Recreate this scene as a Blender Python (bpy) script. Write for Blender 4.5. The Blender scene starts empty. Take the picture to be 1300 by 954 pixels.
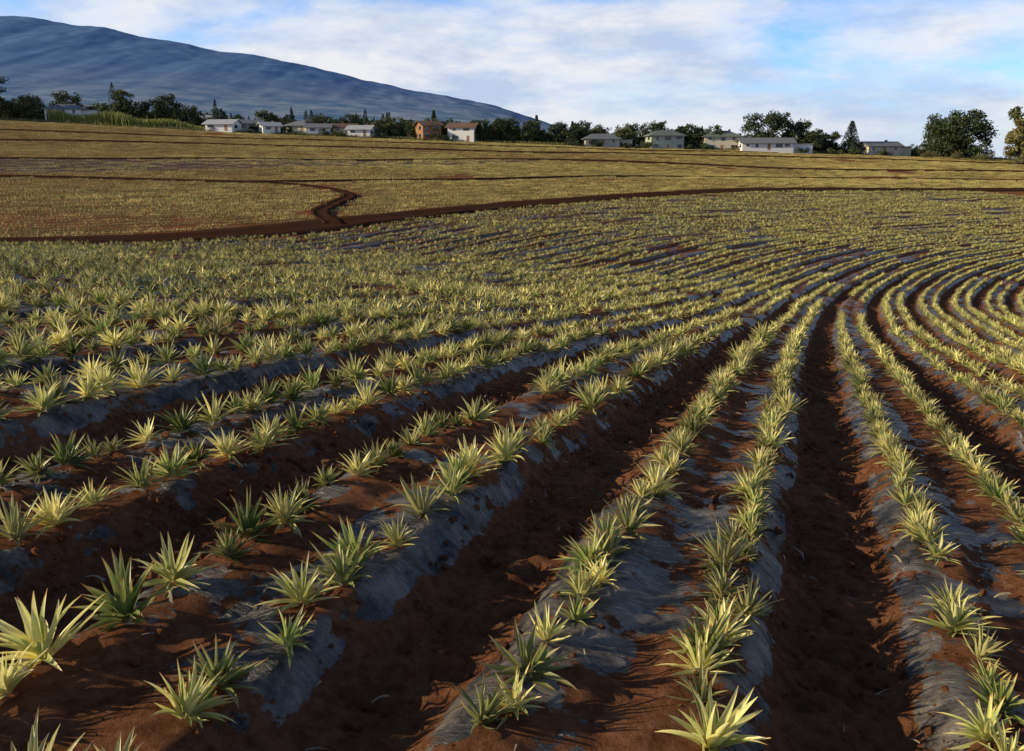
import bpy, math, random
import numpy as np
from mathutils import Vector
random.seed(7); rng=np.random.default_rng(11)
sc=bpy.context.scene
R=math.radians

# ---------------------------------------------------------------- noise
def _h(ix,iy,seed):
    n=(ix.astype(np.int64)*374761393+iy.astype(np.int64)*668265263+seed*974711)&0x7fffffff
    n=((n^(n>>13))*1274126177)&0x7fffffff
    n=n^(n>>16)
    return (n&0xffff)/65535.0
def vnoise(x,y,seed=0):
    x=np.asarray(x,float);y=np.asarray(y,float)
    ix=np.floor(x);iy=np.floor(y);fx=x-ix;fy=y-iy
    fx=fx*fx*(3-2*fx);fy=fy*fy*(3-2*fy)
    a=_h(ix,iy,seed);b=_h(ix+1,iy,seed);c=_h(ix,iy+1,seed);d=_h(ix+1,iy+1,seed)
    return (a+(b-a)*fx+(c-a)*fy+(a-b-c+d)*fx*fy)*2-1
def fbm(x,y,o=4,seed=0):
    r=0;a=1;t=0
    for i in range(o):
        r=r+a*vnoise(x*2**i+i*17.3,y*2**i-i*9.1,seed+i);t+=a;a*=.5
    return r/t
def sstep(a,b,x):
    t=np.clip((x-a)/(b-a),0,1);return t*t*(3-2*t)

# ---------------------------------------------------------------- terrain
GA=np.array([-60,-20,0,2.6,4.2,8.5,14.5,28.6,47,60,100]);GD=np.array([1.7,1.9,2.1,2.2,2.32,2.85,3.7,5.7,7.6,8.4,9.0])
S22,C22=math.sin(R(22)),math.cos(R(22))
FU=np.array([-.62,-.33,0,.33,.62])
FY=np.array([30,60,85,140,200,290,400,1500,3000,12000])
FZ=np.array([[-4.6,-4.8,-4.0,-1.5,2.3,13,17,75,140,140],
             [-5.3,-5.5,-4.8,-2.5,.4,8.8,11,50,100,100],
             [-6.0,-6.3,-6.0,-4.2,-1.8,5,6,15,20,-40],
             [-7.5,-8.0,-7.8,-6,-3.6,2.0,1.0,-15,-40,-100],
             [-9,-9.2,-9.0,-7.2,-4.8,-.8,-3,-25,-60,-120]])
def terr(X,Y):
    X=np.asarray(X,float);Y=np.asarray(Y,float)
    a=X*S22+Y*C22;l=-X*C22+Y*S22
    g=0
    for o in (-2,-1,0,1,2): g=g+np.interp(a+o,GA,GD)/5
    T=np.where(l>0,.9*(1-np.exp(-np.maximum(l,0)/15)),.06*np.maximum(l,-30))
    zn=-(g-T)
    Yc=np.maximum(Y,30)
    u=np.clip(X/Yc,-.62,.62)
    cols=[]
    for r in FZ:
        q=0
        for o in (.93,.965,1,1.035,1.07): q=q+np.interp(Yc*o,FY,r)/5
        cols.append(q)
    zf=np.zeros_like(zn)
    k=np.clip(np.searchsorted(FU,u,side='right')-1,0,3)
    cols=np.array(cols)
    sh=u.shape
    cf=cols.reshape(5,-1);kf=k.reshape(-1);uf=u.reshape(-1)
    t=(uf-FU[kf])/(FU[kf+1]-FU[kf]);idx=np.arange(kf.size)
    zf=(cf[kf,idx]*(1-t)+cf[kf+1,idx]*t).reshape(sh)
    w=sstep(38,72,Y)
    z=zn*(1-w)+zf*w
    z=z+.35*fbm(X/40,Y/40,2,5)*sstep(20,80,Y)
    return z
HS=[-20,-8,10,25,45,55,65,80,100,130,220];HH=[20,20,20.5,22,25,30,36,46,56,62,64]
ss=np.arange(-16,210,.25)
hh=np.radians(np.interp(ss,HS,HH))
bx=np.cumsum(np.sin(hh))*.25;by=np.cumsum(np.cos(hh))*.25
i4=np.argmin(abs(ss-4));bx+=2.2-bx[i4];by+=3.6-by[i4]
def rowpt(s,l):
    x=np.interp(s,ss,bx);y=np.interp(s,ss,by);h=np.interp(s,ss,hh)
    return x-np.cos(h)*l,y+np.sin(h)*l,h
def inv_row(X,Y):
    sh=X.shape;X=X.ravel();Y=Y.ravel()
    bs=ss[::8];x=bx[::8];y=by[::8];h=hh[::8]
    out_s=np.zeros(X.size);out_l=np.zeros(X.size)
    for c in range(0,X.size,20000):
        dx=X[c:c+20000,None]-x;dy=Y[c:c+20000,None]-y
        j=np.argmin(dx*dx+dy*dy,1);r=np.arange(j.size)
        out_s[c:c+20000]=bs[j]+dx[r,j]*np.sin(h[j])+dy[r,j]*np.cos(h[j])
        out_l[c:c+20000]=-dx[r,j]*np.cos(h[j])+dy[r,j]*np.sin(h[j])
    return out_s.reshape(sh),out_l.reshape(sh)
def smooth_poly(P,n=12):
    P=[P[0]]+P+[P[-1]];o=[]
    for i in range(1,len(P)-2):
        p0,p1,p2,p3=[np.array(q,float) for q in P[i-1:i+3]]
        for k in range(n):
            t=k/n;o.append(.5*((2*p1)+(-p0+p2)*t+(2*p0-5*p1+4*p2-p3)*t*t+(-p0+3*p1-3*p2+p3)*t**3))
    o.append(np.array(P[-1],float));return np.array(o)
T1=smooth_poly([(-110,-10),(-60,27),(-32,50),(-16,67),(-7,84),(5,104),(24,128),(50,147),(95,160),(170,175),(260,190)])
T2=smooth_poly([(-15,68),(-18.5,78),(-19.5,90),(-20.5,102),(-27,113),(-38,118),(-70,113),(-100,108)])
T3=smooth_poly([(-150,130),(-95,160),(-40,192),(5,218),(40,218),(75,212),(140,222),(200,235)])
T4=smooth_poly([(-190,200),(-133,218),(-77,232),(0,243),(80,258),(170,262),(250,270)])
T5=smooth_poly([(-38,119),(0,150),(30,168),(75,185),(130,190),(200,200)])
T6=smooth_poly([(-200,240),(-130,250),(-60,262),(20,268),(90,278)])
TR=[(T1,5.0),(T2,1.9),(T3,3.2),(T4,3.6),(T5,1.4),(T6,2.6)]
def pdist(X,Y,P):
    X=np.asarray(X,float);Y=np.asarray(Y,float);d=np.full(X.shape,1e9)
    for i in range(len(P)-1):
        a=P[i];b=P[i+1];ab=b-a;L=ab@ab+1e-9
        t=np.clip(((X-a[0])*ab[0]+(Y-a[1])*ab[1])/L,0,1)
        d=np.minimum(d,(X-a[0]-t*ab[0])**2+(Y-a[1]-t*ab[1])**2)
    return np.sqrt(d)
def yt1(X): return np.interp(X,T1[:,0],T1[:,1])

# ---------------------------------------------------------------- helpers
def nmat(name):
    m=bpy.data.materials.new(name);m.use_nodes=True;nt=m.node_tree
    return m,nt,nt.nodes['Principled BSDF']
def N(nt,t,**k):
    n=nt.nodes.new(t)
    for a,b in k.items(): setattr(n,a,b)
    return n
def ramp(nt,stops,src=None,interp='LINEAR'):
    r=N(nt,'ShaderNodeValToRGB');r.color_ramp.interpolation=interp
    e=r.color_ramp.elements
    while len(e)<len(stops): e.new(.5)
    for q,(p,c) in zip(e,stops):
        q.position=p;q.color=(c,c,c,1) if isinstance(c,(int,float)) else (*c,1)
    if src: nt.links.new(src,r.inputs[0])
    return r
def noise(nt,scale,detail=4,rough=.55,vec=None):
    n=N(nt,'ShaderNodeTexNoise');n.inputs['Scale'].default_value=scale;n.inputs['Detail'].default_value=detail;n.inputs['Roughness'].default_value=rough
    if vec is not None: nt.links.new(vec,n.inputs['Vector'])
    return n
def mix(nt,f,a,b,mode='MIX'):
    m=N(nt,'ShaderNodeMix',data_type='RGBA',blend_type=mode)
    for s,v in ((m.inputs[0],f),(m.inputs[6],a),(m.inputs[7],b)):
        if hasattr(v,'links'): nt.links.new(v,s)
        elif isinstance(v,(int,float)): s.default_value=v
        else: s.default_value=(*v,1)
    return m.outputs[2]
def math_(nt,op,a,b=0,clamp=False):
    m=N(nt,'ShaderNodeMath',operation=op);m.use_clamp=clamp
    for s,v in ((m.inputs[0],a),(m.inputs[1],b)):
        if hasattr(v,'links'): nt.links.new(v,s)
        else: s.default_value=v
    return m.outputs[0]
def simple(name,col,rough=.8,var=.25,scale=3,spec=.2):
    m,nt,b=nmat(name);tc=N(nt,'ShaderNodeTexCoord')
    n=noise(nt,scale,4,.6,tc.outputs['Object'])
    c2=tuple(x*(1-var) for x in col)
    nt.links.new(mix(nt,n.outputs[0],c2,tuple(min(1,x*(1+var*.5)) for x in col)),b.inputs['Base Color'])
    b.inputs['Roughness'].default_value=rough;b.inputs['Specular IOR Level'].default_value=spec
    return m
def mkmesh(name,V,F,mats=(),smooth=False,link=True):
    me=bpy.data.meshes.new(name)
    me.from_pydata([tuple(v) for v in V],[],F);me.update()
    if smooth: me.polygons.foreach_set('use_smooth',[True]*len(me.polygons))
    for m in mats: me.materials.append(m)
    ob=bpy.data.objects.new(name,me)
    if link: sc.collection.objects.link(ob)
    return ob
def gridmesh(name,X,Y,Z,mats,keep=None,smooth=True):
    n,m=X.shape
    co=np.stack([X,Y,Z],-1).reshape(-1,3)
    i=np.arange(n-1)[:,None]*m+np.arange(m-1)[None,:]
    q=np.stack([i,i+1,i+m+1,i+m],-1).reshape(-1,4)
    if keep is not None: q=q[keep.reshape(-1)]
    me=bpy.data.meshes.new(name)
    me.vertices.add(len(co));me.vertices.foreach_set('co',co.ravel())
    me.loops.add(q.size);me.loops.foreach_set('vertex_index',q.ravel())
    me.polygons.add(len(q));me.polygons.foreach_set('loop_start',np.arange(len(q))*4)
    me.update(calc_edges=True);me.validate()
    me.polygons.foreach_set('use_smooth',[smooth]*len(me.polygons))
    for k in mats: me.materials.append(k)
    ob=bpy.data.objects.new(name,me);sc.collection.objects.link(ob)
    return ob
def attr(me,name,typ,data):
    a=me.attributes.new(name,typ,'POINT')
    key={'FLOAT':'value','INT':'value','FLOAT_VECTOR':'vector','FLOAT_COLOR':'color'}[typ]
    a.data.foreach_set(key,np.asarray(data).ravel())
def scatter(name,pos,rot,scl,idx,variants):
    pos=np.asarray(pos,float)
    me=bpy.data.meshes.new(name);me.vertices.add(len(pos));me.vertices.foreach_set('co',pos.ravel())
    attr(me,'rot','FLOAT_VECTOR',rot);attr(me,'scl','FLOAT_VECTOR',scl);attr(me,'idx','INT',np.asarray(idx,dtype=np.int32))
    me.update()
    ob=bpy.data.objects.new(name,me);sc.collection.objects.link(ob)
    col=bpy.data.collections.new(name+'_variants')
    for v in variants: col.objects.link(v)
    ng=bpy.data.node_groups.new(name+'_scatter','GeometryNodeTree')
    ng.interface.new_socket('Geometry',in_out='INPUT',socket_type='NodeSocketGeometry')
    ng.interface.new_socket('Geometry',in_out='OUTPUT',socket_type='NodeSocketGeometry')
    gi=ng.nodes.new('NodeGroupInput');go=ng.nodes.new('NodeGroupOutput')
    ip=ng.nodes.new('GeometryNodeInstanceOnPoints');ci=ng.nodes.new('GeometryNodeCollectionInfo')
    ci.inputs['Collection'].default_value=col
    ci.inputs['Separate Children'].default_value=True;ci.inputs['Reset Children'].default_value=True
    def na(n,t):
        a=ng.nodes.new('GeometryNodeInputNamedAttribute');a.data_type=t;a.inputs['Name'].default_value=n;return a
    L=ng.links.new
    L(gi.outputs[0],ip.inputs['Points']);L(ci.outputs[0],ip.inputs['Instance']);ip.inputs['Pick Instance'].default_value=True
    L(na('idx','INT').outputs[0],ip.inputs['Instance Index'])
    e=ng.nodes.new('FunctionNodeEulerToRotation');L(na('rot','FLOAT_VECTOR').outputs[0],e.inputs[0])
    L(e.outputs[0],ip.inputs['Rotation']);L(na('scl','FLOAT_VECTOR').outputs[0],ip.inputs['Scale'])
    L(ip.outputs[0],go.inputs[0])
    md=ob.modifiers.new('scatter','NODES');md.node_group=ng
    return ob

# ---------------------------------------------------------------- materials
def soil_nodes(nt,vec):
    n1=noise(nt,1.3,8,.65,vec);n2=noise(nt,16,7,.75,vec);n3=noise(nt,.06,3,.5,vec)
    c=mix(nt,ramp(nt,[(.3,0.),(.7,1.)],n1.outputs[0]).outputs[0],(.14,.054,.025),(.30,.120,.056))
    c=mix(nt,math_(nt,'MULTIPLY',ramp(nt,[(.45,0.),(.75,1.)],n2.outputs[0]).outputs[0],.75),c,(.46,.22,.115))
    c=mix(nt,ramp(nt,[(.3,.65),(.46,0.)],n2.outputs[0]).outputs[0],c,(.045,.018,.010))
    c=mix(nt,ramp(nt,[(.4,0.),(.65,.5)],n3.outputs[0]).outputs[0],c,(.18,.080,.042))
    return c,n2
def soil_mat():
    m,nt,b=nmat('red_soil');tc=N(nt,'ShaderNodeTexCoord')
    c,n2=soil_nodes(nt,tc.outputs['Object'])
    nt.links.new(c,b.inputs['Base Color']);b.inputs['Roughness'].default_value=1;b.inputs['Specular IOR Level'].default_value=.0
    bp=N(nt,'ShaderNodeBump');bp.inputs['Strength'].default_value=.8;bp.inputs['Distance'].default_value=.03
    nt.links.new(n2.outputs[0],bp.inputs['Height']);nt.links.new(bp.outputs[0],b.inputs['Normal'])
    return m
def bed_mat():
    m,nt,b=nmat('soil_and_plastic_mulch');tc=N(nt,'ShaderNodeTexCoord')
    L=nt.links.new;ob=tc.outputs['Object']
    c,n2=soil_nodes(nt,ob)
    at=N(nt,'ShaderNodeAttribute',attribute_name='plast')
    rc=N(nt,'ShaderNodeAttribute',attribute_name='rowco')
    nn=noise(nt,2.4,8,.68,ob)
    f=math_(nt,'ADD',at.outputs['Fac'],math_(nt,'MULTIPLY',math_(nt,'SUBTRACT',nn.outputs[0],.5),2.6))
    msk=ramp(nt,[(.50,0.),(.53,1.)],f).outputs[0]
    mp=N(nt,'ShaderNodeMapping');mp.inputs['Scale'].default_value=(9,2.2,1);L(rc.outputs['Vector'],mp.inputs['Vector'])
    w=noise(nt,1.6,6,.65,mp.outputs[0]);w.inputs['Distortion'].default_value=1.6
    dn=noise(nt,4.5,7,.7,ob)
    pc=mix(nt,ramp(nt,[(.42,0.),(.64,1.)],dn.outputs[0]).outputs[0],(.024,.022,.022),(.25,.205,.165))
    col=mix(nt,msk,c,pc);L(col,b.inputs['Base Color'])
    r=N(nt,'ShaderNodeMapRange');L(msk,r.inputs[0]);r.inputs[3].default_value=1.;r.inputs[4].default_value=.36;L(r.outputs[0],b.inputs['Roughness'])
    r=N(nt,'ShaderNodeMapRange');L(msk,r.inputs[0]);r.inputs[3].default_value=.0;r.inputs[4].default_value=.30;L(r.outputs[0],b.inputs['Specular IOR Level'])
    h=mix(nt,msk,n2.outputs[0],w.outputs[0])
    bp=N(nt,'ShaderNodeBump');bp.inputs['Strength'].default_value=1.;bp.inputs['Distance'].default_value=.06
    L(h,bp.inputs['Height']);L(bp.outputs[0],b.inputs['Normal'])
    return m
def leaf_mat(name,stops,yell,yamt=.6,rough=.42,trans=.3,vr=.5,spec=.4):
    m,nt,b=nmat(name);L=nt.links.new
    at=N(nt,'ShaderNodeAttribute',attribute_name='lt')
    sp=N(nt,'ShaderNodeSeparateColor');L(at.outputs['Color'],sp.inputs[0])
    oi=N(nt,'ShaderNodeObjectInfo')
    c=ramp(nt,stops,sp.outputs[0]).outputs[0]
    k=math_(nt,'MULTIPLY',math_(nt,'MULTIPLY',math_(nt,'ADD',sp.outputs[1],.25),math_(nt,'ADD',oi.outputs['Random'],.1)),yamt*1.3,True)
    c=mix(nt,k,c,yell)
    rr=math_(nt,'FRACT',math_(nt,'MULTIPLY',oi.outputs['Random'],7.31))
    v=math_(nt,'ADD',math_(nt,'MULTIPLY',rr,vr),1-vr*.55)
    hs=N(nt,'ShaderNodeHueSaturation');L(v,hs.inputs['Value']);L(c,hs.inputs['Color']);c=hs.outputs[0]
    L(c,b.inputs['Base Color']);b.inputs['Roughness'].default_value=rough;b.inputs['Specular IOR Level'].default_value=spec
    if trans:
        t=N(nt,'ShaderNodeBsdfTranslucent');L(c,t.inputs[0]);ms=N(nt,'ShaderNodeMixShader');ms.inputs[0].default_value=trans
        L(b.outputs[0],ms.inputs[1]);L(t.outputs[0],ms.inputs[2]);L(ms.outputs[0],nt.nodes['Material Output'].inputs[0])
    return m
M_soil=soil_mat();M_bed=bed_mat()
PS=[(0.,(.46,.48,.20)),(.22,(.14,.22,.045)),(.55,(.22,.29,.06)),(.80,(.52,.47,.16)),(.92,(.58,.28,.07)),(1.,(.48,.10,.03))]
M_pine=leaf_mat('pineapple_leaf',PS,(.84,.74,.30),.82,.36,.32,.85,.45)
M_pine2=leaf_mat('pineapple_leaf_plain',[(0.,(.36,.40,.14)),(.3,(.24,.31,.07)),(.75,(.44,.43,.13)),(1.,(.58,.33,.10))],(.82,.70,.26),.85,.42,0,.85,.4)
M_pinef=leaf_mat('pineapple_leaf_dry',[(0.,(.40,.37,.13)),(.5,(.42,.39,.12)),(1.,(.60,.47,.17))],(.70,.54,.21),.8,.7,0,.6,.1)
M_bark=simple('bark',(.09,.07,.05),.9,.4)
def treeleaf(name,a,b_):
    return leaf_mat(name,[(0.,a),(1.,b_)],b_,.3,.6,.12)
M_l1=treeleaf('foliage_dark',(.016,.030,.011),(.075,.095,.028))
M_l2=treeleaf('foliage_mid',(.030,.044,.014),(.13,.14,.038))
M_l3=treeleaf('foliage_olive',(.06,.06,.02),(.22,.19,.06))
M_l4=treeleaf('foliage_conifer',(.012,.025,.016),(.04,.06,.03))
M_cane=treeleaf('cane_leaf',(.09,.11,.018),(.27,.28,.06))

# ---------------------------------------------------------------- ground sheet
m,nt,b=nmat('ground_mat');L=nt.links.new
tc=N(nt,'ShaderNodeTexCoord');c,n2=soil_nodes(nt,tc.outputs['Object'])
sx=N(nt,'ShaderNodeSeparateXYZ');L(tc.outputs['Object'],sx.inputs[0])
gn=noise(nt,.02,6,.6,tc.outputs['Object'])
gr=mix(nt,ramp(nt,[(.35,0.),(.65,1.)],gn.outputs[0]).outputs[0],(.05,.06,.025),(.13,.12,.05))
fz=N(nt,'ShaderNodeMapRange');L(sx.outputs[1],fz.inputs[0]);fz.inputs[1].default_value=284;fz.inputs[2].default_value=292
c=mix(nt,fz.outputs[0],c,gr)
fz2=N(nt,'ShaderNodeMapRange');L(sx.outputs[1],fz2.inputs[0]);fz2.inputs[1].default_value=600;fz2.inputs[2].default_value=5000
c=mix(nt,fz2.outputs[0],c,(.14,.19,.24))  # far ground turns blue-grey: distance haze put into its colour
L(c,b.inputs['Base Color']);b.inputs['Roughness'].default_value=1;b.inputs['Specular IOR Level'].default_value=0
M_ground=m
yy=np.concatenate([np.arange(-80,-4,4),np.arange(-4,60,1.0),np.arange(60,320,2.0),320*1.05**np.arange(0,78)])
xs=np.concatenate([np.arange(0,120,2.0),np.arange(120,320,5.0),320*1.07**np.arange(0,56)])
xx=np.concatenate([-xs[::-1][:-1],xs])
X,Y=np.meshgrid(xx,yy)
Z=terr(X,Y)
s_,l_=inv_row(X,Y)
S0,S1,L0,L1=-12,165,-30,62
ins=np.minimum.reduce([s_-S0,S1-s_,l_-L0,L1-l_])
ins=np.where(Y<yt1(X),np.minimum(ins,pdist(X,Y,T1)-2.5),-1)
Z=Z-.45*sstep(0.5,4,ins)
ground=gridmesh('ground',X,Y,Z,[M_ground])

# ---------------------------------------------------------------- near field sheet with raised beds
PER=1.7;C0=-.33
la=np.concatenate([np.arange(L0,-5,.115),np.arange(-5,8,.036),np.arange(8,L1,.115)])
sa=np.concatenate([np.arange(S0,.8,.6),np.arange(.8,9,.036),np.arange(9,25,.12),np.arange(25,60,.4),np.arange(60,S1,1.2)])
LL,SS=np.meshgrid(la,sa)
X,Y,H=rowpt(SS,LL)
def bedprof(S,Lq):
    wob=.12*fbm(S/1.1,Lq/1.5,3,3)
    k=np.round((Lq-C0)/PER)
    d=np.abs(Lq-C0-k*PER+wob*.6)
    h=.18*sstep(.70,.38,d)*(1+.25*vnoise(S/2.2,k*7,9))
    h=h-.035*sstep(.22,.0,d)
    p=np.where(d<.24,.44,.45);p=np.where(d>.38,.60,p);p=p*sstep(.62,.54,d)
    p=p+.32*vnoise(S/1.7,k*5.3+np.sign(Lq-C0-k*PER)*2.7,21)*(d<.56)
    return h,p,d
h,p,d=bedprof(SS,LL)
edge=np.minimum.reduce([SS-S0,S1-SS,LL-L0,L1-LL]);dt=pdist(X,Y,T1)
edge=np.minimum(edge,dt-2.6);fade=sstep(0,1.5,edge)
fur=sstep(.35,.7,d)
fine=(Y<28)
lump=np.abs(fbm(X/.22,Y/.22,3,61))
rel=h+(.07*fbm(X/.5,Y/.5,3,31)+.06*fbm(X/.15,Y/.15,3,41)*fine+.07*(lump-.25)*fine)*(.30+.70*fur)+.03*fbm(X/2,Y/2,2,51)
Zp=terr(X,Y)+rel*fade-.02+.03*fade-.10*(1-fade)
inside=(Y<yt1(X))&(dt>1.0)
kp=inside[:-1,:-1]&inside[1:,1:]&inside[:-1,1:]&inside[1:,:-1]
field=gridmesh('planted_field_soil',X,Y,Zp,[M_bed],kp)
if len(field.data.vertices)==X.size:
    attr(field.data,'plast','FLOAT',(p*fade).ravel())
    attr(field.data,'rowco','FLOAT_VECTOR',np.stack([SS,LL,0*SS],-1).ravel())
def field_z(s,l):
    x,y,_=rowpt(s,l);h,_,_=bedprof(s,l)
    return terr(x,y)+h+.01

# ---------------------------------------------------------------- pineapple plants
def make_plant(name,nl,seg,rs,mt,wide=1.0,ln=(.13,.25)):
    V=[];F=[];C=[]
    lean=rs.uniform(0,6.28);la_=rs.uniform(0,.3)
    for i in range(nl):
        q=i/nl
        th=i*2.39996+rs.uniform(-.35,.35)
        e=R(14+70*q+rs.uniform(-12,12))+la_*math.cos(th-lean)
        Ln=rs.uniform(*ln)*(1-.25*abs(q-.45))
        bend=R(rs.uniform(10,48))*(1-.5*q)*rs.choice([1,1,.4,-.5])
        w0=rs.uniform(.024,.040)*wide*(1-.25*q)
        x=math.cos(th)*.022;y=math.sin(th)*.022;z=.01+.05*q
        tw=rs.uniform(-.4,.4);rv=rs.random()
        st=len(V)
        for k in range(seg+1):
            t=k/seg
            w=w0*(1-t)**.7*(.8+.5*min(t*3,1)) if t<1 else .0015
            ee=e-bend*t*1.3;a2=th+tw*t
            sx_,sy_=-math.sin(a2),math.cos(a2)
            up=w*.42
            for sgn in (-1,0,1):
                V.append((x+sx_*w*.5*sgn-math.cos(a2)*up*abs(sgn)*math.sin(ee),y+sy_*w*.5*sgn-math.sin(a2)*up*abs(sgn)*math.sin(ee),z+abs(sgn)*up*math.cos(ee)))
                C.append((t,rv,0,1))
            x+=math.cos(a2)*math.cos(ee)*Ln/seg;y+=math.sin(a2)*math.cos(ee)*Ln/seg;z+=math.sin(ee)*Ln/seg
        for k in range(seg):
            o=st+k*3
            F.append((o,o+1,o+4,o+3));F.append((o+1,o+2,o+5,o+4))
    ob=mkmesh(name,V,F,[mt],True,False);attr(ob.data,'lt','FLOAT_COLOR',C);return ob
def blade_plant(rs,n,ln,w,V,F,C,base):
    for i in range(n):
        th=i*2.4+rs.uniform(-.4,.4);e=R(rs.uniform(20,80));Ln=rs.uniform(*ln);rv=rs.random();st=len(V)
        dx,dy=math.cos(th),math.sin(th);tx,ty,tz=dx*math.cos(e)*Ln,dy*math.cos(e)*Ln,math.sin(e)*Ln
        bx_,by_,bz_=base
        V+=[(bx_-dy*w,by_+dx*w,bz_),(bx_+dy*w,by_-dx*w,bz_),(bx_+tx,by_+ty,bz_+tz)];F.append((st,st+1,st+2));C+=[(0,rv,0,1)]*2+[(1,rv,0,1)]
rs=random.Random(5)
hi=[make_plant('pineapple_plant_%02d'%i,rs.randint(22,42),6,rs,M_pine) for i in range(14)]
lo=[make_plant('pineapple_small_%02d'%i,13,2,rs,M_pine2,1.35) for i in range(6)]
def make_clump(name):
    V=[];F=[];C=[]
    for ln in (-.33,.33):
        for k in range(8):
            if rs.random()<.08: continue
            blade_plant(rs,9,(.20,.35),.04,V,F,C,(ln+rs.uniform(-.06,.06),(k-3.5)*.31+rs.uniform(-.07,.07),0))
    ob=mkmesh(name,V,F,[M_pinef],False,False);attr(ob.data,'lt','FLOAT_COLOR',C);return ob
clumps=[make_clump('pineapple_row_piece_%02d'%i) for i in range(6)]

P=[]
for k in range(int((L0-C0)/PER)+1,int((L1-C0)/PER)):
    for side in (-.33,.33):
        l=C0+k*PER+side
        left=l>2.0
        s=-3.0+rs.random()*.3
        sp=.28 if left else .19
        while s<S1-1:
            s+=sp*rs.uniform(.6,1.4)
            P.append((s,l+rs.gauss(0,.04)))
P=np.array(P)
x,y,h_=rowpt(P[:,0],P[:,1])
k=(y>1.2)&(np.abs(x)<.72*y+3.5)&(y<yt1(x)-1)
P=P[k];x=x[k];y=y[k]
dt=pdist(x,y,T1);gap=vnoise(x/.8,y/.8,77);g2=vnoise(P[:,0]/5.,P[:,1]/.9,177)
k=(dt>3.0)&(gap<.76)&((x*x+y*y)>5.5)&((g2<.60)|(y<14))
P=P[k];x=x[k];y=y[k]
z=field_z(P[:,0],P[:,1])
n=len(x);dist=np.hypot(x,y)
rot=np.stack([rng.normal(0,.20,n),rng.normal(0,.20,n),rng.uniform(0,6.28,n)],-1)
siz=rng.uniform(.58,1.18,n)*(1+.22*vnoise(x/2.5,y/2.5,15))
siz=siz*(1+.22*vnoise(P[:,0]/7.,P[:,1]/1.3,181)*(y>12))
siz=np.where(P[:,1]>2,siz*1.02,siz*.96)
scl=np.stack([siz,siz,siz*rng.uniform(.85,1.15,n)],-1)
near=dist<15
pos=np.stack([x,y,z-.012],-1)
scatter('pineapple_plants',pos[near],rot[near],scl[near],rng.integers(0,len(hi),near.sum()),hi)
f=~near
scatter('pineapple_rows',pos[f],rot[f],scl[f]*1.10,rng.integers(0,len(lo),f.sum()),lo)
print('PLANTS',near.sum(),f.sum())

# far field rows
def blockmask(x,y):
    return (y>np.interp(x,[-120,-70,8,14],[100,121,213,220]))&(y<np.interp(x,[-120,-95,-40,5],[150,157,189,214]))&(x<6)
pts=[];BZ=[]
hd=R(57)
for i in range(-260,300):
    l=i*1.72
    t=np.arange(-330,420,2.45)+rng.uniform(0,2)
    cx=-l*math.cos(hd);cy=150+l*math.sin(hd)
    x=cx+t*math.sin(hd);y=cy+t*math.cos(hd)
    y=y+6*np.sin(x/60+.5);
    k=(y>yt1(x)+1)&(y<287+2*vnoise(x/15,y*0,3))&(np.abs(x)<.70*y+6)
    x=x[k];y=y[k]
    if len(x)==0: continue
    ok=vnoise(x/9,y/9,123)<.85
    for Pk,w in TR: ok&=pdist(x,y,Pk)>w/2+.7
    bm=blockmask(x,y)
    thin=bm&(rng.random(len(x))<.5)
    for a,b2 in zip(x[ok&(~bm|thin)],y[ok&(~bm|thin)]): pts.append((a,b2))
    for a,b2 in zip(x[ok&bm],y[ok&bm]): BZ.append((a,b2))
pts=np.array(pts);x,y=pts.T;n=len(x)
rz=-(hd+ -np.arctan(6/60*np.cos(x/60+.5))*.5)
rot=np.stack([0*x,0*x,rz+rng.choice([0,math.pi],n)],-1)
siz=rng.uniform(.7,1.25,n)*(1+.30*vnoise(x/22,y/22,8))
scatter('distant_pineapple_rows',np.stack([x,y,terr(x,y)+.02],-1),rot,np.stack([np.sqrt(siz),np.ones(n),siz],-1),rng.integers(0,len(clumps),n),clumps)
print('FAR',n,len(BZ))
M_pl=simple('plastic_film',(.10,.08,.095),.7,.5,.3)
V=[]
ux,uy=math.sin(hd),math.cos(hd)
for a,b2 in BZ:
    for sx_,sy_ in ((-1,-1),(1,-1),(1,1),(-1,1)):
        V.append((a+ux*1.15*sy_+uy*.33*sx_,b2+uy*1.15*sy_-ux*.33*sx_))
V=np.array(V);Vz=terr(V[:,0],V[:,1])+.12
V3=np.concatenate([V,Vz[:,None]],1)
mkmesh('plastic_mulch_strips',V3,[(4*i,4*i+1,4*i+2,4*i+3) for i in range(len(BZ))],[M_pl])

# tracks
M_track=simple('shaded_track_soil',(.065,.030,.018),1,.35,.4,0)  # shade of the banks and ditch is put into this dark soil colour
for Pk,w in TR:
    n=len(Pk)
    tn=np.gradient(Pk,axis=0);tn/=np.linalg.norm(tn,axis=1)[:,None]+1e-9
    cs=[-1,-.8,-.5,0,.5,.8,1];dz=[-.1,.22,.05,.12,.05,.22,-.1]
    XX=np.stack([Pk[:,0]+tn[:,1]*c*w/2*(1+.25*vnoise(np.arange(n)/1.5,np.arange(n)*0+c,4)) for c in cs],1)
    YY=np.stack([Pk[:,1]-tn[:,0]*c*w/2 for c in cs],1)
    gridmesh('dirt_track',XX,YY,terr(XX,YY)+np.array(dz)+.05,[M_track])

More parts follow.
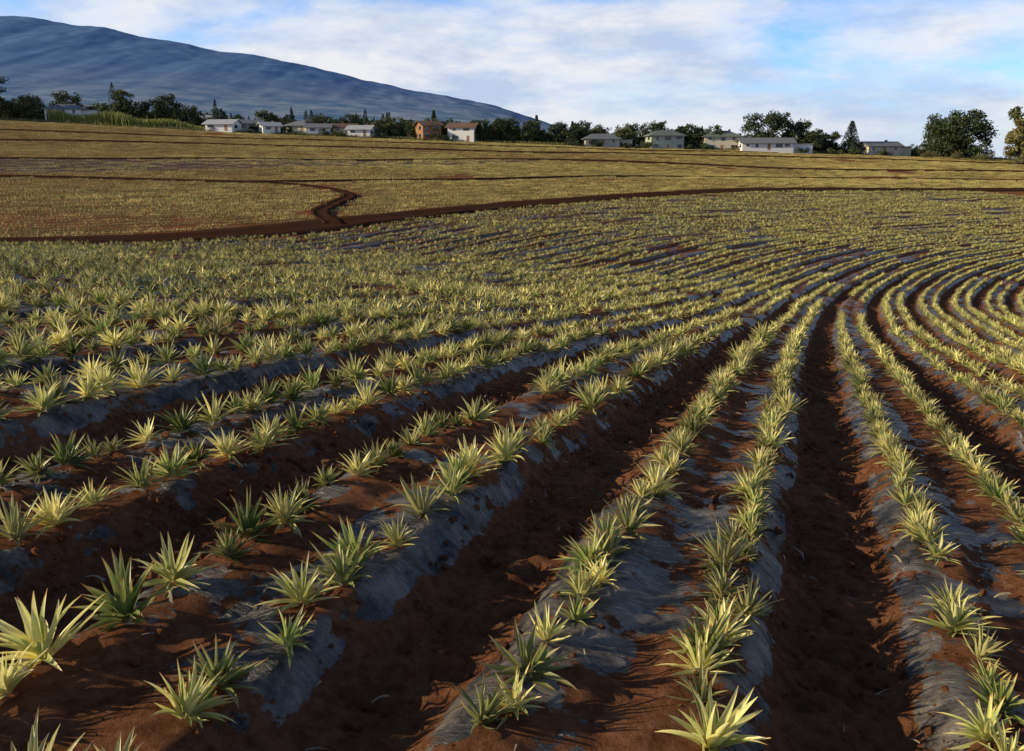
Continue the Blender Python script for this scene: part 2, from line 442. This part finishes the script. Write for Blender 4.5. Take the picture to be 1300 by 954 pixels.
# soil clods
def clod(i):
    import bmesh
    bm=bmesh.new();bmesh.ops.create_icosphere(bm,subdivisions=1,radius=1)
    r=random.Random(i)
    for v in bm.verts: v.co*=r.uniform(.6,1.25);v.co.z*=.7
    me=bpy.data.meshes.new('clod');bm.to_mesh(me);bm.free();me.materials.append(M_soil)
    return bpy.data.objects.new('soil_clod_%02d'%i,me)
n=42000
s=rng.uniform(.5,18,n);l=rng.uniform(-8,12,n)
h,p_,d_=bedprof(s,l);k=rng.random(n)<sstep(.2,.62,d_)*.85+.15
s=s[k];l=l[k];x,y,_=rowpt(s,l);n=len(x)
sz=.006+.030*rng.random(n)**4
scatter('soil_clods',np.stack([x,y,field_z(s,l)+sz*.1],-1),rng.uniform(0,6,(n,3)),np.stack([sz]*3,-1),rng.integers(0,5,n),[clod(i) for i in range(5)])
M_dead=simple('dead_leaf',(.36,.28,.18),.8,.3,5)
def litter(i):
    r=random.Random(i+50);V=[];F=[]
    L_=.09;b_=r.uniform(-.04,.04)
    for k in range(5):
        t=k/4;w=.006*(1-t*.85)
        cz=.012*math.sin(t*3.1)+.004;cx=b_*t*t
        V+= [(cx-w,t*L_,cz),(cx+w,t*L_,cz+.003)]
    F=[(2*k,2*k+1,2*k+3,2*k+2) for k in range(4)]
    return mkmesh('dead_leaf_%02d'%i,V,F,[M_dead],False,False)
n=1700
s=rng.uniform(.5,16,n);l=rng.uniform(-6,11,n);x,y,_=rowpt(s,l)
sz=rng.uniform(.4,1.4,n)
scatter('leaf_litter',np.stack([x,y,field_z(s,l)+.012],-1),np.stack([rng.normal(0,.25,n),rng.normal(0,.25,n),rng.uniform(0,6.28,n)],-1),np.stack([sz]*3,-1),rng.integers(0,3,n),[litter(i) for i in range(3)])

# ---------------------------------------------------------------- trees
def tube(V,F,a,b_,r0,r1,n=6):
    a=Vector(a);b_=Vector(b_);d_=(b_-a).normalized();u=d_.orthogonal().normalized();v=d_.cross(u);st=len(V)
    for p_,r_ in ((a,r0),(b_,r1)):
        for i in range(n):
            t=6.2832*i/n;V.append(tuple(p_+u*math.cos(t)*r_+v*math.sin(t)*r_))
    for i in range(n): F.append((st+i,st+(i+1)%n,st+n+(i+1)%n,st+n+i))
def leafquad(V,F,C,p_,sz,r,val):
    n_=Vector((r.gauss(0,1),r.gauss(0,1),r.gauss(0,1)+.5)).normalized();u=n_.orthogonal().normalized()
    a=r.uniform(0,6.28);v=n_.cross(u);u,v=u*math.cos(a)+v*math.sin(a),v*math.cos(a)-u*math.sin(a)
    st=len(V);p_=Vector(p_)
    V+= [tuple(p_-u*sz),tuple(p_+v*sz*.6),tuple(p_+u*sz),tuple(p_-v*sz*.6)]
    F.append((st,st+1,st+2,st+3));C+=[(val,r.random(),0,1)]*4
def make_tree(name,kind,H,W,leafm,seed,link=True,dens=1.0):
    r=random.Random(seed);V=[];F=[];C=[]
    if kind=='broad':
        th=H*.22
        tube(V,F,(0,0,-.5),(r.uniform(-.1,.1)*W*.3,0,th),.035*H,.026*H,8)
        cl=[]
        nc=int(34+W*2.2)
        for i in range(nc):
            a=r.uniform(0,6.28);q=r.random()**.5
            zz=r.uniform(.14,.88);wr=(1-abs((zz-.45)/.55)**2.6)**.5
            cx=math.cos(a)*q*W*.42*wr;cy=math.sin(a)*q*W*.42*wr;cz=H*zz*r.uniform(.92,1.03)
            cr=r.uniform(.09,.16)*min(W,H*1.1)
            cl.append((cx,cy,cz,cr));
            if i%3==0: tube(V,F,(0,0,th*r.uniform(.7,1)),(cx*.9,cy*.9,cz),.012*H,.004*H,5)
        nb=len(F)
        for (cx,cy,cz,cr) in cl:
            base=r.uniform(0,.5)
            for j in range(int(62*dens)):
                d_=Vector((r.gauss(0,1),r.gauss(0,1),r.gauss(0,1))).normalized()*cr*r.random()**.4*r.uniform(.7,1.25)
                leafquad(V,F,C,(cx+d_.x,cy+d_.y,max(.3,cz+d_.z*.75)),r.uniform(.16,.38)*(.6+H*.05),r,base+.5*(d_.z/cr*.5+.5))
    elif kind=='norfolk':
        tube(V,F,(0,0,-.5),(0,0,H),.02*H,.004*H,7)
        tiers=int(H*1.7);bq=[]
        for i in range(tiers):
            zz=H*(.12+.86*i/tiers);rad=W*.5*(1-(i/tiers))**.8+.15
            for k_ in range(8):
                a=k_*.8+i*.5+r.uniform(-.2,.2);e=(math.cos(a)*rad,math.sin(a)*rad,zz+rad*.12)
                tube(V,F,(0,0,zz),e,.03,.01,4);bq.append((e,zz))
        nb=len(F)
        for e,zz in bq:
            for j in range(int(16*dens)):
                t=r.uniform(.1,1.05);leafquad(V,F,C,(e[0]*t+r.uniform(-.15,.15),e[1]*t+r.uniform(-.15,.15),zz+(e[2]-zz)*t+r.uniform(-.15,.15)),r.uniform(.16,.32),r,r.random()*.8)
    elif kind=='cypress':
        tube(V,F,(0,0,-.5),(0,0,H*.8),.02*H,.005*H,6);nb=len(F)
        for j in range(int(900*dens)):
            zz=r.random();rad=W*.5*math.sin(math.pi*min(1,(zz*.93+.07))**.75)**.7*r.random()**.35*r.uniform(.8,1.1)
            a=r.uniform(0,6.28);leafquad(V,F,C,(math.cos(a)*rad,math.sin(a)*rad,.4+zz*(H-.4)),r.uniform(.14,.3),r,r.random())
    elif kind=='shrub':
        tube(V,F,(0,0,-.3),(0,0,H*.4),.05,.03,5);nb=len(F)
        for i in range(8):
            cx,cy,cz=r.uniform(-.35,.35)*W,r.uniform(-.35,.35)*W,H*r.uniform(.2,.7);cr=r.uniform(.2,.32)*H
            bs=r.uniform(0,.5)
            for j in range(int(80*dens)):
                d_=Vector((r.gauss(0,1),r.gauss(0,1),r.gauss(0,1))).normalized()*cr*r.random()**.4
                leafquad(V,F,C,(cx+d_.x*1.3,cy+d_.y*1.3,max(0,cz+d_.z)),r.uniform(.14,.3),r,bs+.5*r.random())
    nv=len(V)-len(C);C=[(0,0,0,1)]*nv+C
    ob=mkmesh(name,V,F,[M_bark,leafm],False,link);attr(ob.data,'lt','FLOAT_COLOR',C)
    mi=[0]*nb+[1]*(len(F)-nb);ob.data.polygons.foreach_set('material_index',mi)
    return ob
def T(name,kind,x,y,H,W,lm,seed,dens=1.0,dz=0):
    ob=make_tree(name,kind,H,W,lm,seed,True,dens)
    ob.location=(x,y,float(terr(np.array([x]),np.array([y]))[0])-.2+dz);ob.rotation_euler=(0,0,seed*1.3)
    return ob
BL='broadleaf_tree'
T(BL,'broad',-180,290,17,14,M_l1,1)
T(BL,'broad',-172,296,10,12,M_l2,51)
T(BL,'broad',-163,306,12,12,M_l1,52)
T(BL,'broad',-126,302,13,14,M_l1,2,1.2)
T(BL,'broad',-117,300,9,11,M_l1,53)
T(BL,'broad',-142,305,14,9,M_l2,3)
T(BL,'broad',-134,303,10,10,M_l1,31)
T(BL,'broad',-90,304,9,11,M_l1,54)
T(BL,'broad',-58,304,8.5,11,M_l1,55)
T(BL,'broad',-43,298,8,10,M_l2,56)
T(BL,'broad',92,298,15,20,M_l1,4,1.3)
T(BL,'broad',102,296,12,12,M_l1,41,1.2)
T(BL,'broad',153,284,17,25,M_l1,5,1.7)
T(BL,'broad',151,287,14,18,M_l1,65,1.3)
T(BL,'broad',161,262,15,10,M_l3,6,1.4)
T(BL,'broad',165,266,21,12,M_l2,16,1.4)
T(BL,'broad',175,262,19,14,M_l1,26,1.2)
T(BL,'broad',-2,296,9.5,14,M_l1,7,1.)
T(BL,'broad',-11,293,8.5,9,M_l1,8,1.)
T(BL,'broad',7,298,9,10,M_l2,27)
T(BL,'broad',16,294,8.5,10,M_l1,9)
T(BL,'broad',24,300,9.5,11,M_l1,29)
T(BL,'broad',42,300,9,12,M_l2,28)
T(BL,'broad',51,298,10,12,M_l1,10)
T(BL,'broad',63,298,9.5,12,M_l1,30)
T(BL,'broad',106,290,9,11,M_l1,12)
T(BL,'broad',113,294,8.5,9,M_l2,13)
T('norfolk_pine_tree','norfolk',117.5,287,12,7,M_l4,14,1.4)
T('norfolk_pine_tree','norfolk',9,305,11,3.5,M_l4,15)
T('norfolk_pine_tree','norfolk',-31,330,12,4.5,M_l4,17)
T('norfolk_pine_tree','norfolk',24,330,10,3,M_l4,18)
T('cypress_tree','cypress',-112,315,12,2.6,M_l4,19)
T('cypress_tree','cypress',-82,310,10,2.2,M_l4,20)
T('cypress_tree','cypress',-45,300,9,2.0,M_l4,21)
T('cypress_tree','cypress',-143,300,15,4.5,M_l4,22)
for i,(a,b2,hh2,ww) in enumerate([(140,276,3.4,7),(148,274,4.2,7),(155,272,3.6,7),(159,256,4.5,8),(127,281,2.8,5),(60,282,2.6,5),(67,283,2.8,6),(40,283,2.6,6),(98,281,2.6,7),(29,284,2.6,5),(-60,287,2.6,6),(-24,287,2.4,6),(110,283,3,7),(118,282,3,7),(46,283,3,6),(22,286,3,6),(-90,287,2.2,5),(-46,288,2.6,6)]):
    T('shrub','shrub',a,b2,hh2,ww,M_l3 if i<4 else (M_l1 if i%2 else M_l2),40+i)
tv=[make_tree('tree_%02d'%i,kd,hh2,ww,lm,60+i,False,.45) for i,(kd,hh2,ww,lm) in enumerate([('broad',7,7.5,M_l1),('broad',6,8,M_l2),('broad',8,6,M_l1),('shrub',4,6,M_l2),('broad',6.5,7,M_l3),('shrub',3.5,6,M_l1),('cypress',8,2,M_l4)])]
tp=[];ti=[]
def band(x0,x1,y0,y1,n,smin,smax):
    for _ in range(n):
        tp.append((rs.uniform(x0,x1),rs.uniform(y0,y1),rs.uniform(smin,smax)));ti.append(rs.choice([0,0,0,1,1,2,3,3,4,5,5,6]))
band(-200,-140,295,345,80,.8,1.3)
band(-140,-60,300,380,130,.7,1.25)
band(-110,-60,288,296,18,.3,.6)
band(-62,0,295,330,80,.75,1.25)
band(-30,30,290,310,34,.75,1.2)
band(20,75,292,312,50,.8,1.25)
band(20,110,284,288,16,.3,.5)
band(75,122,290,305,34,.7,1.1)
band(-30,125,310,335,40,.7,1.05)
band(-320,-40,390,700,260,.9,1.7)
band(-500,60,700,1300,220,1.3,2.4)
band(120,172,288,300,30,.45,.8)
tp=np.array(tp);n=len(tp)
scatter('distant_trees',np.stack([tp[:,0],tp[:,1],terr(tp[:,0],tp[:,1])-.3],-1),np.stack([0*tp[:,0],0*tp[:,0],rng.uniform(0,6.28,n)],-1),np.stack([tp[:,2]*1.1,tp[:,2]*1.1,tp[:,2]],-1),ti,tv)
V=[];F=[];C=[];r=random.Random(3)
for i in range(9000):
    x=r.uniform(-163,-104);y=r.uniform(289,299)
    if y<289+abs(x+135)*.08: continue
    hgt=r.uniform(2.4,4.6)*(1+.2*math.sin(x*.3))*(1-.6*max(0,(x+135)/30));a=r.uniform(0,3.14);w=.14
    lx,ly=r.gauss(0,.5),r.gauss(0,.5);dx,dy=math.cos(a)*w,math.sin(a)*w;st=len(V)
    V+=[(x-dx,y-dy,0),(x+dx,y+dy,0),(x+dx*.8+lx*.4,y+dy*.8+ly*.4,hgt*.65),(x-dx*.8+lx*.4,y-dy*.8+ly*.4,hgt*.65),(x+lx,y+ly,hgt)]
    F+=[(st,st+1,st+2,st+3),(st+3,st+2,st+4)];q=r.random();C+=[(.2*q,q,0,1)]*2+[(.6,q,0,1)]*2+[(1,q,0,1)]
V=np.array(V);V[:,2]+=terr(V[:,0],V[:,1])-.1
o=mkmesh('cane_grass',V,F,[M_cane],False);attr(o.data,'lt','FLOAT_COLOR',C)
V=[];F=[];C=[]
for i in range(22000):
    x=r.uniform(-200,195);y=288+abs(r.gauss(0,2.2))
    hgt=r.uniform(.3,1.3);a=r.uniform(0,3.14);w=.12
    lx,ly=r.gauss(0,.2),r.gauss(0,.2);dx,dy=math.cos(a)*w,math.sin(a)*w;st=len(V)
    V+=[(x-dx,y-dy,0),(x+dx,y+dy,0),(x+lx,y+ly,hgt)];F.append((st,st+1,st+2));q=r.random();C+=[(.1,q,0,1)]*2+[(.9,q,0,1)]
V=np.array(V);V[:,2]+=terr(V[:,0],V[:,1])-.05
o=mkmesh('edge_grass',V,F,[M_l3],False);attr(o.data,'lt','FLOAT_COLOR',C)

# ---------------------------------------------------------------- houses
M_white=simple('white_paint',(.80,.77,.71),.7,.1);M_cream=simple('cream_paint',(.60,.54,.41),.7,.1)
M_brown=simple('brown_paint',(.36,.18,.09),.7,.15);M_green=simple('green_paint',(.42,.45,.33),.7,.1)
M_rg=simple('grey_roof',(.20,.20,.21),.7,.2);M_rw=simple('light_roof',(.45,.45,.45),.6,.15);M_rb=simple('brown_roof',(.20,.12,.08),.8,.2);M_rgn=simple('green_roof',(.17,.19,.16),.7,.2)
mg,nt,b=nmat('window_glass');b.inputs['Base Color'].default_value=(.03,.04,.05,1);b.inputs['Roughness'].default_value=.12
M_trim=simple('trim',(.6,.6,.57),.6,.05)
def box(V,F,x0,x1,y0,y1,z0,z1):
    s=len(V);V+=[(x0,y0,z0),(x1,y0,z0),(x1,y1,z0),(x0,y1,z0),(x0,y0,z1),(x1,y0,z1),(x1,y1,z1),(x0,y1,z1)]
    F+=[(s,s+3,s+2,s+1),(s+4,s+5,s+6,s+7),(s,s+1,s+5,s+4),(s+1,s+2,s+6,s+5),(s+2,s+3,s+7,s+6),(s+3,s,s+4,s+7)]
def house(name,x,y,w,dp,st,wm,rm,rz=0,kind='gable',dz=0,pitch=.38,wing=False):
    e=bpy.data.objects.new(name,None);sc.collection.objects.link(e)
    e.location=(x,y,float(terr(np.array([x]),np.array([y]))[0])+dz);e.rotation_euler=(0,0,R(rz))
    def child(nm,V,F,mt):
        o=mkmesh(nm,V,F,[mt]);o.parent=e;return o
    h=2.6*st
    V=[];F=[];box(V,F,-w/2,w/2,-dp/2,dp/2,-2.2,h)
    if kind=='gable':
        for sx_ in (-1,1):
            s=len(V);V+=[(sx_*w/2,-dp/2,h),(sx_*w/2,dp/2,h),(sx_*w/2,0,h+dp/2*pitch)];F.append((s,s+1,s+2))
    child('walls',V,F,wm)
    o=.9;q=dp/2+o;zt=h+dp/2*pitch+.12;ze=h-o*pitch+.12
    hx=0 if kind=='gable' else dp/2
    V=[(-w/2-o,-q,ze),(w/2+o,-q,ze),(w/2+o,q,ze),(-w/2-o,q,ze),(-w/2-o+hx,0,zt),(w/2+o-hx,0,zt)]
    V+=[(a,b2,c-.18) for a,b2,c in V]
    F=[(0,1,5,4),(2,3,4,5),(6,10,11,7),(8,11,10,9),(0,6,7,1),(2,8,9,3)]
    F+=[(1,2,5),(3,0,4),(7,11,8),(9,10,6),(1,7,8,2),(3,9,6,0)] if kind=='hip' else [(1,7,11,5),(5,11,8,2),(3,9,10,4),(4,10,6,0)]
    child('roof',V,F,rm)
    nw=max(2,int(w/3.4));wi=1;rr=random.Random(int(x*7))
    for f in range(st):
        for i in range(nw):
            cx=-w/2+w*(i+.5)/nw+rr.uniform(-.4,.4);door=(f==0 and i==nw//2)
            z0=f*2.6+(.05 if door else rr.choice([.9,1.2]));z1=f*2.6+2.1;ww=.45 if door else rr.choice([.45,.8,1.1])
            V=[];F=[];box(V,F,cx-ww,cx+ww,-dp/2-.03,-dp/2+.02,z0,z1);child('door' if door else 'window_%d'%wi,V,F,M_brown if door else mg);wi+=1
            V=[];F=[];box(V,F,cx-ww-.1,cx+ww+.1,-dp/2-.06,-dp/2-.035,z1,z1+.12);box(V,F,cx-ww-.1,cx-ww,-dp/2-.06,-dp/2-.035,z0,z1);box(V,F,cx+ww,cx+ww+.1,-dp/2-.06,-dp/2-.035,z0,z1)
            child('frame_%d'%wi,V,F,M_trim)
        for sx_ in (-1,1):
            V=[];F=[];box(V,F,sx_*w/2-.03,sx_*w/2+.03,-dp*.25,dp*.05,f*2.6+.95,f*2.6+2.1);child('side_window',V,F,mg)
    V=[];F=[];box(V,F,w*.2,w*.2+.7,.3,1.0,h,zt+.5);child('chimney',V,F,M_rb)
    if wing:
        V=[];F=[];box(V,F,w/2,w/2+w*.4,-dp*.3,dp*.4,-2.2,h*.8);child('wing',V,F,wm)
        V=[];F=[];box(V,F,w/2-.2,w/2+w*.4+.4,-dp*.3-.5,dp*.4+.4,h*.8+.01,h*.8+.2);child('wing_roof',V,F,rm)
HS_=[('grey_roof_house',-159,298,12,8,1,M_white,M_rg,8,'hip',2.2),
('white_house',-101,291,10,7,1,M_white,M_rw,-10,'gable',.3),
('white_house',-94,298,8,6,1,M_cream,M_rg,20,'gable',.8),
('white_house',-85,291,6,6,1,M_white,M_rw,30,'gable',.3),
('cream_house',-76,299,8,7,1,M_cream,M_rg,-15,'hip',.8),
('white_house',-68,293,8,6,1,M_white,M_rg,5,'gable',.3),
('cream_house',-60,298,8,6,1,M_cream,M_rb,10,'gable',.6),
('white_house',-53,292,8,6,1,M_white,M_rw,-8,'gable',.3),
('brown_house',-29.5,293,7,7,2,M_brown,M_rb,28,'gable',0),
('white_house',-17,292,9.5,7,2,M_white,M_rb,-14,'gable',-.2),
('grey_roof_house',31,290,12,8,1,M_cream,M_rg,5,'hip',.2),
('green_house',53,288,11.5,8,2,M_green,M_rgn,6,'hip',-.6),
('cream_house',74,293,12,9,2,M_cream,M_rgn,-8,'hip',-.4),
('white_house',87,284,17,8,1,M_white,M_rg,-4,'gable',.6),
('grey_roof_house',128,288,12,7,1,M_cream,M_rg,8,'gable',.8),
('white_house',-118,318,11,8,1,M_white,M_rw,15,'gable',1.5),
('white_house',-40,330,10,8,1,M_white,M_rg,15,'hip',0)]
for q in HS_: house(*q,wing=(q[3]>11.2 and q[0]!='green_house'))

# ---------------------------------------------------------------- mountain
pxs=np.array([-500,-200,0,60,110,150,200,240,290,330,380,430,480,530,580,620,650,690,740,820,1000])
pys=np.array([10,20,28,32,40,44,56,62,72,76,86,97,109,119,127,135,143,156,175,200,230])
mx=(pxs-650)*8.56;mz=(200-pys)*8.56
xa=np.linspace(-13000,3000,560);ya=np.linspace(2600,12500,260)
X,Y=np.meshgrid(xa,ya)
t=np.clip((Y-2600)/6400,0,1);back=np.clip((Y-9000)/3500,0,1)
rid=np.interp(X,mx,mz)
Z=rid*(t**1.2)*(1-.5*back)
g=1-np.abs(fbm(X/420+Y/4000,Y/3000,5,90))*2
Z=Z+(g-.6)*20*t*(1-.7*sstep(.85,1,t))*np.clip(rid/500,0,1)+18*fbm(X/260,Y/260,4,95)*np.clip(rid/400,0,1)*sstep(.6,1,t)
Z=np.where(rid<40,-80+Z*.2,Z)+20*(1-t)
m,nt,b=nmat('hazed_mountain_mat');L=nt.links.new;tc=N(nt,'ShaderNodeTexCoord');sx=N(nt,'ShaderNodeSeparateXYZ');L(tc.outputs['Object'],sx.inputs[0])
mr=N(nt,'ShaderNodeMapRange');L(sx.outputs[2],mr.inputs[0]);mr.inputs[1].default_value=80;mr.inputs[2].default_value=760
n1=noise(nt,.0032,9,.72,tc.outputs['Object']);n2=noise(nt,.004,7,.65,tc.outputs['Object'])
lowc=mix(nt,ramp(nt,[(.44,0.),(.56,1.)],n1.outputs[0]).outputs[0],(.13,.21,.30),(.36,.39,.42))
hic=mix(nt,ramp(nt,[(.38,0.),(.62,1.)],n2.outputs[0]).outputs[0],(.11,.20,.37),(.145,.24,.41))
L(mix(nt,mr.outputs[0],lowc,hic),b.inputs['Base Color']);b.inputs['Roughness'].default_value=1;b.inputs['Specular IOR Level'].default_value=0  # blue distance haze is put into the slope colours
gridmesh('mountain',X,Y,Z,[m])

# ---------------------------------------------------------------- light & sky
EL=R(19);AZ=R(-98)
d_=Vector((math.sin(AZ)*math.cos(EL),math.cos(AZ)*math.cos(EL),math.sin(EL)))
sl=bpy.data.lights.new('sun','SUN');sl.energy=5;sl.angle=R(.5);sl.color=(1,.86,.58)
so=bpy.data.objects.new('sun',sl);sc.collection.objects.link(so);so.rotation_euler=d_.to_track_quat('Z','Y').to_euler()
w=bpy.data.worlds.new('World');sc.world=w;w.use_nodes=True;nt=w.node_tree;L=nt.links.new
bg=nt.nodes['Background'];bg.inputs[1].default_value=.065
sk=N(nt,'ShaderNodeTexSky',sky_type='NISHITA');sk.sun_disc=False;sk.sun_elevation=EL;sk.sun_rotation=AZ%(2*math.pi);sk.air_density=1;sk.dust_density=.4;sk.ozone_density=2.5
tc=N(nt,'ShaderNodeTexCoord');gs=N(nt,'ShaderNodeSeparateXYZ');L(tc.outputs['Generated'],gs.inputs[0])
mp=N(nt,'ShaderNodeMapping');mp.inputs['Scale'].default_value=(3.0,3.0,11);mp.inputs['Rotation'].default_value=(0,R(8),0);mp.inputs['Location'].default_value=(.6,1.4,.9);L(tc.outputs['Generated'],mp.inputs['Vector'])
n1=noise(nt,1.0,9,.58,mp.outputs[0]);n1.inputs['Distortion'].default_value=.3
mp2=N(nt,'ShaderNodeMapping');mp2.inputs['Scale'].default_value=(6,6,20);mp2.inputs['Location'].default_value=(3,1,5);L(tc.outputs['Generated'],mp2.inputs['Vector'])
n2=noise(nt,1.0,8,.60,mp2.outputs[0])
hz=N(nt,'ShaderNodeMapRange');L(gs.outputs[2],hz.inputs[0]);hz.inputs[1].default_value=.20;hz.inputs[2].default_value=.40;hz.inputs[3].default_value=1;hz.inputs[4].default_value=.08
# cloud cover thins out above the bank near the horizon
thin=N(nt,'ShaderNodeMapRange');L(gs.outputs[2],thin.inputs[0]);thin.inputs[1].default_value=.05;thin.inputs[2].default_value=.18;thin.inputs[3].default_value=.05;thin.inputs[4].default_value=-.10
cn=math_(nt,'ADD',n1.outputs[0],thin.outputs[0])
cf=ramp(nt,[(.38,.04),(.50,.72),(.60,1.)],cn).outputs[0]
cf=math_(nt,'MULTIPLY',cf,hz.outputs[0])
cc=mix(nt,ramp(nt,[(.38,0.),(.56,1.)],n2.outputs[0]).outputs[0],(8.0,9.6,12.8),(13.2,13.3,13.8))
low=mix(nt,1.0,sk.outputs[0],(1.7,2.35,3.5),'MULTIPLY')
high=mix(nt,1.0,sk.outputs[0],(.9,1.0,1.2),'MULTIPLY')
blue=mix(nt,hz.outputs[0],high,low)
col=mix(nt,cf,blue,cc)
hz2=N(nt,'ShaderNodeMapRange');L(gs.outputs[2],hz2.inputs[0]);hz2.inputs[1].default_value=-.01;hz2.inputs[2].default_value=.06;hz2.inputs[3].default_value=.7;hz2.inputs[4].default_value=0
col=mix(nt,hz2.outputs[0],col,(8.6,10.2,12.8))
L(col,bg.inputs[0])

# ---------------------------------------------------------------- camera
cam=bpy.data.cameras.new('camera');co=bpy.data.objects.new('camera',cam);sc.collection.objects.link(co);sc.camera=co
cam.sensor_width=36;cam.lens=1020/1300*36;cam.shift_y=-45/1300;cam.clip_start=.1;cam.clip_end=40000
co.location=(0,0,0);co.rotation_euler=(R(90-12.82),0,0)
sc.view_settings.view_transform='Standard';sc.view_settings.look='None';sc.view_settings.exposure=0
